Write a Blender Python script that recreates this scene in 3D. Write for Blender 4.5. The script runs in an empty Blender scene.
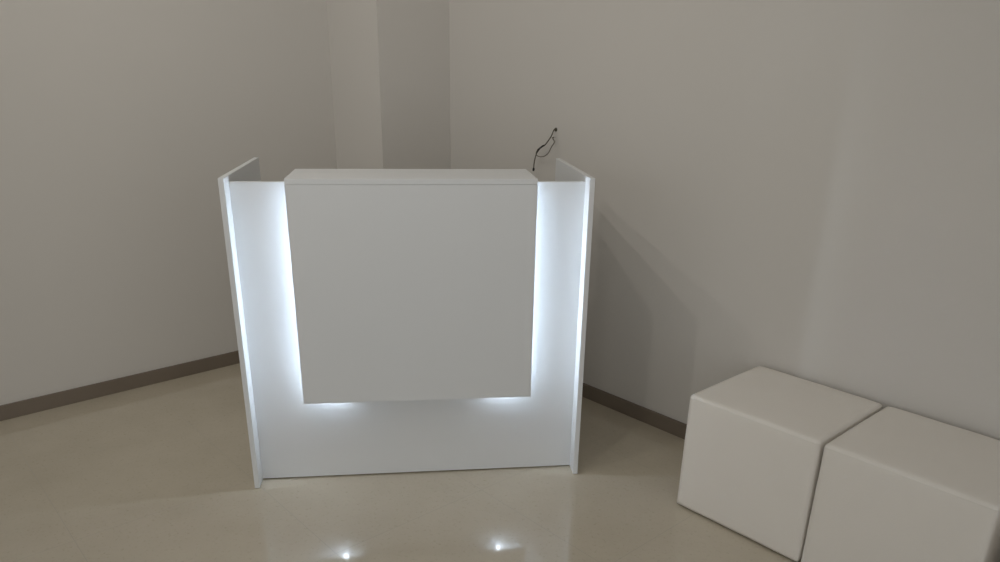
import bpy, bmesh, math, random
from mathutils import Vector, Matrix, noise
random.seed(4)
S = bpy.context.scene
COL = S.collection
H3 = lambda *c: tuple(c) + (1.0,)

# ---------------------------------------------------------------- camera, world, exposure
cam_d = bpy.data.cameras.new('camera')
cam = bpy.data.objects.new('camera', cam_d)
COL.objects.link(cam)
S.camera = cam
F_PX, PITCH, ROLL, YAW, SHIFT = 750.17, 0.3768, -0.0164, -0.1144, 87.8
cam_d.sensor_fit = 'HORIZONTAL'
cam_d.sensor_width = 36
cam_d.lens = 36 * F_PX / 1000
cam_d.shift_y = SHIFT / 1000
cam_d.clip_start = 0.02
_c, _s = math.cos, math.sin
_r0 = Vector((_c(YAW), _s(YAW), 0)); _h = Vector((-_s(YAW), _c(YAW), 0)); _z = Vector((0, 0, 1))
_d = _h * _c(PITCH) - _z * _s(PITCH); _u = _h * _s(PITCH) + _z * _c(PITCH)
_rt = _r0 * _c(ROLL) - _u * _s(ROLL); _up = _r0 * _s(ROLL) + _u * _c(ROLL)
M = Matrix((_rt, _up, -_d)).transposed().to_4x4()
M.translation = Vector((0.6028, -2.4561, 1.4177))
cam.matrix_world = M

world = bpy.data.worlds.new('world'); S.world = world
world.use_nodes = True
world.node_tree.nodes['Background'].inputs['Color'].default_value = H3(0.985, 1.0, 1.0)
world.node_tree.nodes['Background'].inputs['Strength'].default_value = 0.66
S.view_settings.view_transform = 'Standard'
S.view_settings.look = 'None'
S.view_settings.exposure = 0.0
S.view_settings.gamma = 1.0
S.view_settings.use_curve_mapping = False

# ---------------------------------------------------------------- room frame
# a = metres from the left wall along the right wall, b = metres from the right wall
AW = -0.9532
EW = Vector((math.cos(AW), math.sin(AW), 0)); NW = Vector((-EW.y, EW.x, 0))
CORNER = Vector((0.5437, 1.8867, 0))
ROOM_A, ROOM_B, CEIL = 6.4, 6.0, 2.75
def rm(a, b, z=0.0):
    if a < 0.02: a += 0.0125 * (b - 2.0)      # the left wall stands a little out of square
    return CORNER + EW * a - NW * b + Vector((0, 0, z))
LIGHTS = [((0.45, -2.02), 4), ((0.17, -1.15), 15), ((-0.23, -0.72), 16), ((-0.63, -0.21), 12)]
LIGHT_COL = (1.0, 0.95, 0.87)
AIM = Vector((0.55, 0.9, 0.9))           # the spots are turned towards the corner behind the desk
for (x, y), e in LIGHTS:
    ld = bpy.data.lights.new('downlight_lamp', 'SPOT')
    ld.shadow_soft_size = 0.014; ld.energy = e; ld.color = LIGHT_COL
    ld.spot_size = math.radians(135); ld.spot_blend = 1.0
    lo = bpy.data.objects.new('downlight_lamp', ld)
    COL.objects.link(lo); lo.location = (x, y, CEIL - 0.045)
    lo.rotation_euler = (AIM - lo.location).to_track_quat('-Z', 'Y').to_euler()

# ---------------------------------------------------------------- materials
def mat(name, color, rough=0.5, spec=0.5, emit=None, strength=0):
    m = bpy.data.materials.new(name); m.use_nodes = True
    b = m.node_tree.nodes['Principled BSDF']
    b.inputs['Base Color'].default_value = H3(*color)
    b.inputs['Roughness'].default_value = rough
    b.inputs['Specular IOR Level'].default_value = spec
    if emit:
        b.inputs['Emission Color'].default_value = H3(*emit)
        b.inputs['Emission Strength'].default_value = strength
    return m
def mottled(name, c1, c2, scale, rough, spec=0.5, bump=0.0, bump_scale=None, detail=4):
    m = mat(name, c1, rough, spec); nt = m.node_tree; b = nt.nodes['Principled BSDF']
    tc = nt.nodes.new('ShaderNodeTexCoord')
    n = nt.nodes.new('ShaderNodeTexNoise'); n.inputs['Scale'].default_value = scale; n.inputs['Detail'].default_value = detail
    r = nt.nodes.new('ShaderNodeMix'); r.data_type = 'RGBA'
    r.inputs['A'].default_value = H3(*c1); r.inputs['B'].default_value = H3(*c2)
    nt.links.new(tc.outputs['Object'], n.inputs['Vector'])
    nt.links.new(n.outputs['Fac'], r.inputs['Factor'])
    nt.links.new(r.outputs['Result'], b.inputs['Base Color'])
    if bump:
        n2 = nt.nodes.new('ShaderNodeTexNoise'); n2.inputs['Scale'].default_value = bump_scale or scale
        n2.inputs['Detail'].default_value = 6
        bp = nt.nodes.new('ShaderNodeBump'); bp.inputs['Strength'].default_value = bump; bp.inputs['Distance'].default_value = 0.002
        nt.links.new(tc.outputs['Object'], n2.inputs['Vector'])
        nt.links.new(n2.outputs['Fac'], bp.inputs['Height'])
        nt.links.new(bp.outputs['Normal'], b.inputs['Normal'])
    return m
M_WALL = mottled('painted_plaster', (0.66, 0.636, 0.60), (0.685, 0.656, 0.618), 1.6, 0.85, 0.2, 0.12, 60)
M_CEIL = mat('ceiling_paint', (0.86, 0.85, 0.83), 0.9, 0.2)
M_LAM = mottled('white_laminate', (0.77, 0.79, 0.81), (0.79, 0.805, 0.82), 3, 0.42, 0.35)
M_LEATHER = mottled('cream_leatherette', (0.84, 0.80, 0.745), (0.87, 0.83, 0.775), 7, 0.5, 0.35, 0.35, 220)
M_SEAM = mat('cream_piping', (0.82, 0.79, 0.73), 0.5, 0.35)
M_BLACK = mat('black_plastic', (0.02, 0.02, 0.02), 0.6)
M_BASE = mottled('brown_ceramic_skirting', (0.19, 0.155, 0.12), (0.22, 0.18, 0.142), 9, 0.25, 0.5)
M_LED = mat('led_strip_diffuser', (0.9, 0.95, 1.0), 0.4, 0.5, (0.76, 0.88, 1.0), 35)
M_LAMP = mat('downlight_lens', (0.9, 0.9, 0.9), 0.4, 0.5, LIGHT_COL, 12)
M_WIRE = mat('dark_grey_cable', (0.10, 0.09, 0.06), 0.5)
M_WIRE2 = mat('thin_brown_cable', (0.15, 0.13, 0.09), 0.5)

def floor_material():
    m = mat('polished_floor_tile', (0.4, 0.37, 0.33), 0.08, 0.85); nt = m.node_tree; b = nt.nodes['Principled BSDF']
    N, Lk = nt.nodes.new, nt.links.new
    tc = N('ShaderNodeTexCoord')
    n = N('ShaderNodeTexNoise'); n.inputs['Scale'].default_value = 2.2; n.inputs['Detail'].default_value = 9; n.inputs['Roughness'].default_value = 0.65
    n2 = N('ShaderNodeTexNoise'); n2.inputs['Scale'].default_value = 85; n2.inputs['Detail'].default_value = 3
    cr = N('ShaderNodeValToRGB'); cr.color_ramp.elements[0].position = 0.35; cr.color_ramp.elements[1].position = 0.68
    cr.color_ramp.elements[0].color = H3(0.53, 0.474, 0.375); cr.color_ramp.elements[1].color = H3(0.59, 0.533, 0.43)
    sp = N('ShaderNodeValToRGB'); sp.color_ramp.elements[0].position = 0.27; sp.color_ramp.elements[1].position = 0.42
    sp.color_ramp.elements[0].color = H3(0.72, 0.70, 0.66); sp.color_ramp.elements[1].color = H3(1, 1, 1)
    Lk(tc.outputs['Object'], n.inputs['Vector']); Lk(tc.outputs['Object'], n2.inputs['Vector'])
    Lk(n.outputs['Fac'], cr.inputs['Fac']); Lk(n2.outputs['Fac'], sp.inputs['Fac'])
    mx = N('ShaderNodeMix'); mx.data_type = 'RGBA'; mx.blend_type = 'MULTIPLY'; mx.inputs['Factor'].default_value = 0.4
    Lk(cr.outputs['Color'], mx.inputs['A']); Lk(sp.outputs['Color'], mx.inputs['B'])
    # 60 cm grid of hairline joints, square to the walls
    sx = N('ShaderNodeSeparateXYZ'); Lk(tc.outputs['Object'], sx.inputs['Vector'])
    def joint(out):
        f = N('ShaderNodeMath'); f.operation = 'PINGPONG'; f.inputs[1].default_value = 0.30; Lk(out, f.inputs[0])
        g = N('ShaderNodeMath'); g.operation = 'LESS_THAN'; g.inputs[1].default_value = 0.0011; Lk(f.outputs[0], g.inputs[0])
        return g.outputs[0]
    mxm = N('ShaderNodeMath'); mxm.operation = 'MAXIMUM'
    Lk(joint(sx.outputs['X']), mxm.inputs[0]); Lk(joint(sx.outputs['Y']), mxm.inputs[1])
    sc = N('ShaderNodeMath'); sc.operation = 'MULTIPLY'; sc.inputs[1].default_value = 0.42; Lk(mxm.outputs[0], sc.inputs[0])
    m2 = N('ShaderNodeMix'); m2.data_type = 'RGBA'; m2.inputs['B'].default_value = H3(0.17, 0.15, 0.12)
    Lk(sc.outputs[0], m2.inputs['Factor']); Lk(mx.outputs['Result'], m2.inputs['A']); Lk(m2.outputs['Result'], b.inputs['Base Color'])
    r = N('ShaderNodeMath'); r.operation = 'MULTIPLY_ADD'; r.inputs[1].default_value = 0.6; r.inputs[2].default_value = 0.08
    Lk(mxm.outputs[0], r.inputs[0]); Lk(r.outputs[0], b.inputs['Roughness'])
    return m
M_FLOOR = floor_material()

# ---------------------------------------------------------------- mesh helpers
def obj(name, bm, m, parent=None, loc=None, smooth=False):
    bmesh.ops.recalc_face_normals(bm, faces=bm.faces)
    me = bpy.data.meshes.new(name); bm.to_mesh(me); bm.free()
    me.materials.append(m)
    if smooth:
        for p in me.polygons: p.use_smooth = True
    o = bpy.data.objects.new(name, me); COL.objects.link(o)
    if parent: o.parent = parent
    if loc is not None: o.location = loc
    return o
def box(bm, x0, x1, y0, y1, z0, z1, bev=0.0):
    r = bmesh.ops.create_cube(bm, size=1.0)
    bmesh.ops.scale(bm, vec=(x1 - x0, y1 - y0, z1 - z0), verts=r['verts'])
    bmesh.ops.translate(bm, vec=((x0 + x1) / 2, (y0 + y1) / 2, (z0 + z1) / 2), verts=r['verts'])
    if bev:
        ed = list({e for v in r['verts'] for e in v.link_edges})
        bmesh.ops.bevel(bm, geom=ed, offset=bev, segments=2, profile=0.5, affect='EDGES')
    return bm
def slab(quad, z0, z1):
    """prism from a counter-clockwise plan outline"""
    bm = bmesh.new()
    lo = [bm.verts.new((p.x, p.y, z0)) for p in quad]; hi = [bm.verts.new((p.x, p.y, z1)) for p in quad]
    bm.faces.new(lo); bm.faces.new(hi)
    n = len(quad)
    for i in range(n): bm.faces.new((lo[i], lo[(i + 1) % n], hi[(i + 1) % n], hi[i]))
    return bm
def tube(bm, pts, r, seg=8, closed=False):
    rings = []
    n = len(pts)
    prev = None
    for i, p in enumerate(pts):
        a = pts[(i - 1) % n] if (closed or i) else p
        b = pts[(i + 1) % n] if (closed or i < n - 1) else p
        t = (b - a).normalized()
        s = prev if prev is not None else (Vector((0, 0, 1)) if abs(t.z) < 0.9 else Vector((1, 0, 0)))
        u = (s - t * s.dot(t)).normalized(); prev = u; v = t.cross(u)
        rr = r[i] if isinstance(r, (list, tuple)) else r
        rings.append([bm.verts.new(p + u * rr * math.cos(k * 2 * math.pi / seg) + v * rr * math.sin(k * 2 * math.pi / seg)) for k in range(seg)])
    for i in range(n if closed else n - 1):
        A, B = rings[i], rings[(i + 1) % n]
        for k in range(seg): bm.faces.new((A[k], A[(k + 1) % seg], B[(k + 1) % seg], B[k]))
    if not closed:
        bm.faces.new(rings[0]); bm.faces.new(rings[-1])
    return bm
def lathe(bm, prof, c, seg=32):
    rings = [[bm.verts.new((c[0] + r * math.cos(k * 2 * math.pi / seg), c[1] + r * math.sin(k * 2 * math.pi / seg), c[2] + z)) for k in range(seg)] for r, z in prof]
    for A, B in zip(rings, rings[1:]):
        for k in range(seg): bm.faces.new((A[k], A[(k + 1) % seg], B[(k + 1) % seg], B[k]))
    bm.faces.new(rings[0]); bm.faces.new(rings[-1])
    return bm
def smooth_path(pts, n=8):
    P = [Vector(p) for p in pts]; out = []
    Q = [P[0]] + P + [P[-1]]
    for i in range(1, len(Q) - 2):
        a, b, c, d = Q[i - 1], Q[i], Q[i + 1], Q[i + 2]
        for k in range(n):
            t = k / n
            out.append(0.5 * ((2 * b) + (c - a) * t + (2 * a - 5 * b + 4 * c - d) * t * t + (3 * b - a - 3 * c + d) * t ** 3))
    out.append(P[-1]); return out
def struct(o): o['kind'] = 'structure'; return o
def thing(name, label, cat, loc, rz=0.0, group=None):
    o = bpy.data.objects.new(name, None); COL.objects.link(o)
    o.location = loc; o.rotation_euler = (0, 0, rz); o.empty_display_size = 0.1
    o['label'] = label; o['category'] = cat
    if group: o['group'] = group
    return o
def tag(o, label, cat, group=None):
    o['label'] = label; o['category'] = cat
    if group: o['group'] = group
    return o
def bevel_mod(o, w=0.0012, seg=2):
    b = o.modifiers.new('bevel', 'BEVEL'); b.width = w; b.segments = seg; b.limit_method = 'ANGLE'; return o

# ---------------------------------------------------------------- room
T = 0.12
# floor object is rotated with the room so that its tile grid starts on a joint
GRID_A, GRID_B = 0.54, 0.015            # joint positions measured along EW and NW from the world origin
fo = EW * GRID_A + NW * GRID_B
bm = bmesh.new()
inv = Matrix.Rotation(-AW, 4, 'Z')
pts = [rm(-T, -T), rm(ROOM_A + T, -T), rm(ROOM_A + T, ROOM_B + T), rm(-T, ROOM_B + T)]
loc_pts = [inv @ (p - fo) for p in pts]
fl = struct(obj('floor', slab(loc_pts, -0.1, 0.0), M_FLOOR))
fl.location = (fo.x, fo.y, 0); fl.rotation_euler = (0, 0, AW)
struct(obj('ceiling', slab(pts, CEIL, CEIL + 0.1), M_CEIL))
struct(obj('wall_right', slab([rm(-T, 0), rm(ROOM_A + T, 0), rm(ROOM_A + T, -T), rm(-T, -T)], 0, CEIL), M_WALL))
# depth and width of the corner column
COL_A, COL_B = 0.4213, 0.4116
struct(obj('wall_left', slab([rm(-T, ROOM_B + T), rm(0, ROOM_B + T), rm(0, 0), rm(-T, 0)], 0, CEIL), M_WALL))
struct(obj('wall_back', slab([rm(ROOM_A, 0), rm(ROOM_A + T, 0), rm(ROOM_A + T, 0.3), rm(ROOM_A, 0.3)], 0, CEIL), M_WALL))
COLUMN_AB = (COL_A, COL_B)
struct(obj('wall_column', slab([rm(0, 0), rm(COLUMN_AB[0], 0), rm(COLUMN_AB[0], COLUMN_AB[1]), rm(0, COLUMN_AB[1])], 0, CEIL), M_WALL))
BH, BT = 0.067, 0.010
ca, cb = COLUMN_AB
def baseboard(name, quad): struct(bevel_mod(obj(name, slab(quad, 0.0, BH), M_BASE), 0.001))
baseboard('baseboard_right', [rm(ca, 0), rm(ROOM_A, 0), rm(ROOM_A, BT), rm(ca, BT)])
baseboard('baseboard_left', [rm(0, cb), rm(BT, cb), rm(BT, ROOM_B), rm(0, ROOM_B)])
baseboard('baseboard_column', [rm(BT, cb), rm(ca, cb), rm(ca, BT), rm(ca + BT, BT), rm(ca + BT, cb + BT), rm(BT, cb + BT)])
baseboard('baseboard_back', [rm(ROOM_A - BT, BT), rm(ROOM_A, BT), rm(ROOM_A, 0.3), rm(ROOM_A - BT, 0.3)])

# ---------------------------------------------------------------- ceiling downlights
for i, ((x, y), e) in enumerate(LIGHTS):
    place = ['nearest the camera side of the room', 'second from the camera side', 'third from the camera side', 'farthest from the camera, left of the desk'][i]
    t = thing('ceiling_downlight', 'round white recessed ceiling downlight, ' + place, 'ceiling light', (x, y, CEIL), 0, 'row of ceiling downlights')
    b_ = bmesh.new(); lathe(b_, [(0.052, 0.0), (0.052, -0.010), (0.046, -0.013), (0.036, -0.010), (0.036, 0.0)], (0, 0, 0))
    obj('trim_ring', b_, M_LAM, t)
    b_ = bmesh.new(); lathe(b_, [(0.035, -0.002), (0.035, -0.006), (0.02, -0.009)], (0, 0, 0))
    obj('lens', b_, M_LAMP, t)

# ---------------------------------------------------------------- reception desk
W, D, H, TH = 1.1895, 0.605, 1.10, 0.0172
DB, HB = 0.0640, 1.0800
desk = thing('reception_desk', 'white laminate reception desk with a glowing backlit square front panel', 'reception desk', (-0.002, -0.011, 0), 0.008)
def board(name, x0, x1, y0, y1, z0, z1, m=M_LAM, parent=desk, bev=0.0009):
    return obj(name, box(bmesh.new(), x0, x1, y0, y1, z0, z1, bev), m, parent)
for x0 in (0.0, W - TH):
    p = board('side_panel', x0, x0 + TH, 0.0, D, 0.003, H)
    for yy in (0.035, D - 0.035):
        b_ = bmesh.new(); lathe(b_, [(0.007, 0.0), (0.0075, 0.001), (0.0075, 0.0036)], (x0 + TH / 2, yy, 0), 16)
        obj('foot_glide', b_, M_BLACK, p)
board('front_board', TH, W - TH, DB, DB + 0.018, 0.006, HB)
PX0, PX1, PZ0 = 0.1985, 1.0000, 0.329
board('raised_panel', PX0, PX1, 0.0, 0.018, PZ0, HB - 0.0006)
board('counter_cap', PX0, PX1, 0.0, 0.262, HB, HB + 0.018)
board('worktop', TH, W - TH, DB + 0.018, D, 0.722, 0.745)
# spacer box that carries the raised panel, and the LED strips along its two sides
LX0, LX1 = 0.302, 0.896
board('panel_spacer', LX0 + 0.012, LX1 - 0.012, 0.018, DB, PZ0 + 0.03, HB - 0.03)
for x in (LX0, LX1):
    b_ = bmesh.new(); tube(b_, [Vector((x, 0.035, PZ0 + 0.004)), Vector((x, 0.035, HB - 0.02))], 0.0065, 10)
    obj('led_strip', b_, M_LED, desk)['label'] = 'cool white glowing LED strip'

# ---------------------------------------------------------------- loose cables hanging out of the right wall
def wall_pt(p, off): return Vector(p) - NW * off
hole = Vector((1.222, 0.932, 1.187))
b_ = bmesh.new()
path = smooth_path([hole + NW * 0.01, hole - NW * 0.012, Vector((1.196, 0.905, 1.160)), Vector((1.176, 0.929, 1.124)), Vector((1.160, 0.950, 1.109)),
                    Vector((1.149, 0.965, 1.094)), Vector((1.141, 0.977, 1.066)), Vector((1.137, 0.982, 1.040)), Vector((1.136, 0.985, 1.014))], 7)
tube(b_, path, 0.0025, 8)
cable = obj('wall_cable', b_, M_WIRE, None, smooth=True)
tag(cable, 'loose olive grey cable with a looped wire hanging from the wall above the desk', 'cable')
b_ = bmesh.new(); tube(b_, smooth_path([(1.136, 0.985, 1.018), (1.136, 0.985, 1.011), (1.135, 0.986, 1.004)], 3), [0.003, 0.0046, 0.0052, 0.0052, 0.005, 0.0045, 0.003], 10)
obj('connector', b_, M_BLACK, cable)
b_ = bmesh.new(); tube(b_, [Vector((1.1735, 0.932, 1.121)), Vector((1.166, 0.942, 1.116)), Vector((1.158, 0.953, 1.108)), Vector((1.152, 0.961, 1.100)), Vector((1.146, 0.969, 1.086))], [0.0026, 0.0042, 0.0036, 0.0042, 0.0026], 8)
obj('tape_wrap', b_, M_BLACK, cable)
b_ = bmesh.new(); lathe(b_, [(0.006, 0), (0.0085, 0.0015), (0.008, 0.003), (0.004, 0.004)], (0, 0, 0), 20)
g = obj('wall_grommet', b_, M_WIRE, cable)
g.rotation_euler = (-NW).to_track_quat('Z', 'Y').to_euler(); g.location = hole
hole2 = Vector((1.217, 0.939, 1.153))
b_ = bmesh.new()
tube(b_, smooth_path([hole2 + NW * 0.01, hole2 - NW * 0.014, Vector((1.2075, 0.883, 1.140)), Vector((1.198, 0.895, 1.118)), Vector((1.188, 0.908, 1.092)), Vector((1.176, 0.928, 1.076)), Vector((1.160, 0.950, 1.070)),
                      Vector((1.147, 0.967, 1.073)), Vector((1.143, 0.973, 1.084)), Vector((1.150, 0.962, 1.103))], 7), 0.0019, 8)
obj('looped_wire', b_, M_WIRE2, cable, smooth=True)['label'] = 'thinner brown wire curling in a loop'

# ---------------------------------------------------------------- cube ottomans
OW, OD, OH = 0.454, 0.437, 0.4265
FOOT = 0.007
def cushion(w, d, z0, z1, r=0.0075, n=26, puff=0.0045, crown=0.009):
    bm = bmesh.new()
    bmesh.ops.create_cube(bm, size=2.0)
    bmesh.ops.subdivide_edges(bm, edges=bm.edges[:], cuts=n, use_grid_fill=True)
    h = z1 - z0
    hx, hy, hz = w / 2, d / 2, h / 2
    for v in bm.verts:
        # even spacing with extra loops gathered at the rounded edges
        def ease(t): return math.copysign(min(1.0, abs(t) ** 0.72), t)
        q = Vector((ease(v.co.x) * hx, ease(v.co.y) * hy, ease(v.co.z) * hz))
        rr = r if q.z > -hz * 0.5 else 0.004 + (r - 0.004) * max(0.0, 1 - 2 * (-q.z / hz - 0.5)) # tighter fold at the bottom
        c = Vector((max(-hx + rr, min(hx - rr, q.x)), max(-hy + rr, min(hy - rr, q.y)), max(-hz + rr, min(hz - rr, q.z))))
        dd = q - c
        if dd.length > 1e-6: q = c + dd.normalized() * rr
        ux, uy, uz = q.x / hx, q.y / hy, q.z / hz
        fx, fy, fz = max(0, 1 - ux * ux), max(0, 1 - uy * uy), max(0, 1 - uz * uz)
        if abs(v.co.x) > 0.999: q.x += math.copysign(puff * (fy * fz) ** 0.6, v.co.x)
        if abs(v.co.y) > 0.999: q.y += math.copysign(puff * (fx * fz) ** 0.6, v.co.y)
        if v.co.z > 0.999: q.z += crown * (fx * fy) ** 0.5
        fl_ = 1 + 0.013 * max(0.0, 0.5 - 0.5 * uz)          # the cover flares slightly towards the floor
        q.x *= fl_; q.y *= fl_
        w_ = noise.noise(q * 9.0) * 0.0012
        q += Vector((w_, w_, w_ if v.co.z > 0 else 0))
        v.co = q + Vector((0, 0, z0 + hz))
    return bm
def rr_path(w, d, r, z, n=5):
    out = []
    for sx, sy, a0 in ((1, 1, 0), (-1, 1, 90), (-1, -1, 180), (1, -1, 270)):
        for k in range(n + 1):
            a = math.radians(a0 + 90 * k / n)
            out.append(Vector((sx * (w / 2 - r) + r * math.cos(a), sy * (d / 2 - r) + r * math.sin(a), z)))
    # straight sides get extra points so the piping can follow the stuffing
    res = []
    for i, p in enumerate(out):
        q = out[(i + 1) % len(out)]; res.append(p)
        if (q - p).length > 0.1:
            for k in range(1, 12): res.append(p.lerp(q, k / 12))
    return res
def ottoman(label, a_center):
    t = thing('cube_ottoman', label, 'ottoman', (0, 0, 0), AW, 'cream cube ottomans along the right wall')
    obj('upholstery', cushion(OW - 0.002, OD - 0.002, FOOT, OH - 0.002), M_LEATHER, t, smooth=True)
    b_ = bmesh.new(); tube(b_, rr_path(OW - 0.0025, OD - 0.0018, 0.0075, OH - 0.0105), 0.0011, 8, True)
    obj('top_piping', b_, M_SEAM, t, smooth=True)
    b_ = bmesh.new(); box(b_, -OW / 2 + 0.014, OW / 2 - 0.014, -OD / 2 + 0.014, OD / 2 - 0.014, 0.003, FOOT + 0.006)
    obj('base_board', b_, M_BLACK, t)
    for sx in (-1, 1):
        for sy in (-1, 1):
            b_ = bmesh.new(); lathe(b_, [(0.016, 0), (0.018, 0.002), (0.018, 0.005)], (sx * (OW / 2 - 0.045), sy * (OD / 2 - 0.045), 0), 20)
            obj('foot', b_, M_BLACK, t)
    o = Vector((1.4955, -0.2425, 0)) + EW * a_center + NW * OD / 2
    t.location = o
    return t
first = ottoman('whole cream leatherette cube ottoman, the one nearer the reception desk', OW / 2)
def dup(root, label, loc):
    r = root.copy(); COL.objects.link(r); r['label'] = label; r.location = loc
    for ch in list(root.children):
        c = ch.copy(); COL.objects.link(c); c.parent = r
    return r
o2 = Vector((1.4955, -0.2425, 0)) + EW * (OW * 1.5 + 0.0120) + NW * OD / 2
dup(first, 'cream leatherette cube ottoman in the bottom right corner, partly cut by the frame', o2)
o3 = Vector((1.4955, -0.2425, 0)) + EW * (OW * 2.5 + 0.0120 + 0.07) + NW * OD / 2
dup(first, 'cream leatherette cube ottoman outside the frame, beyond the bottom right one', o3)
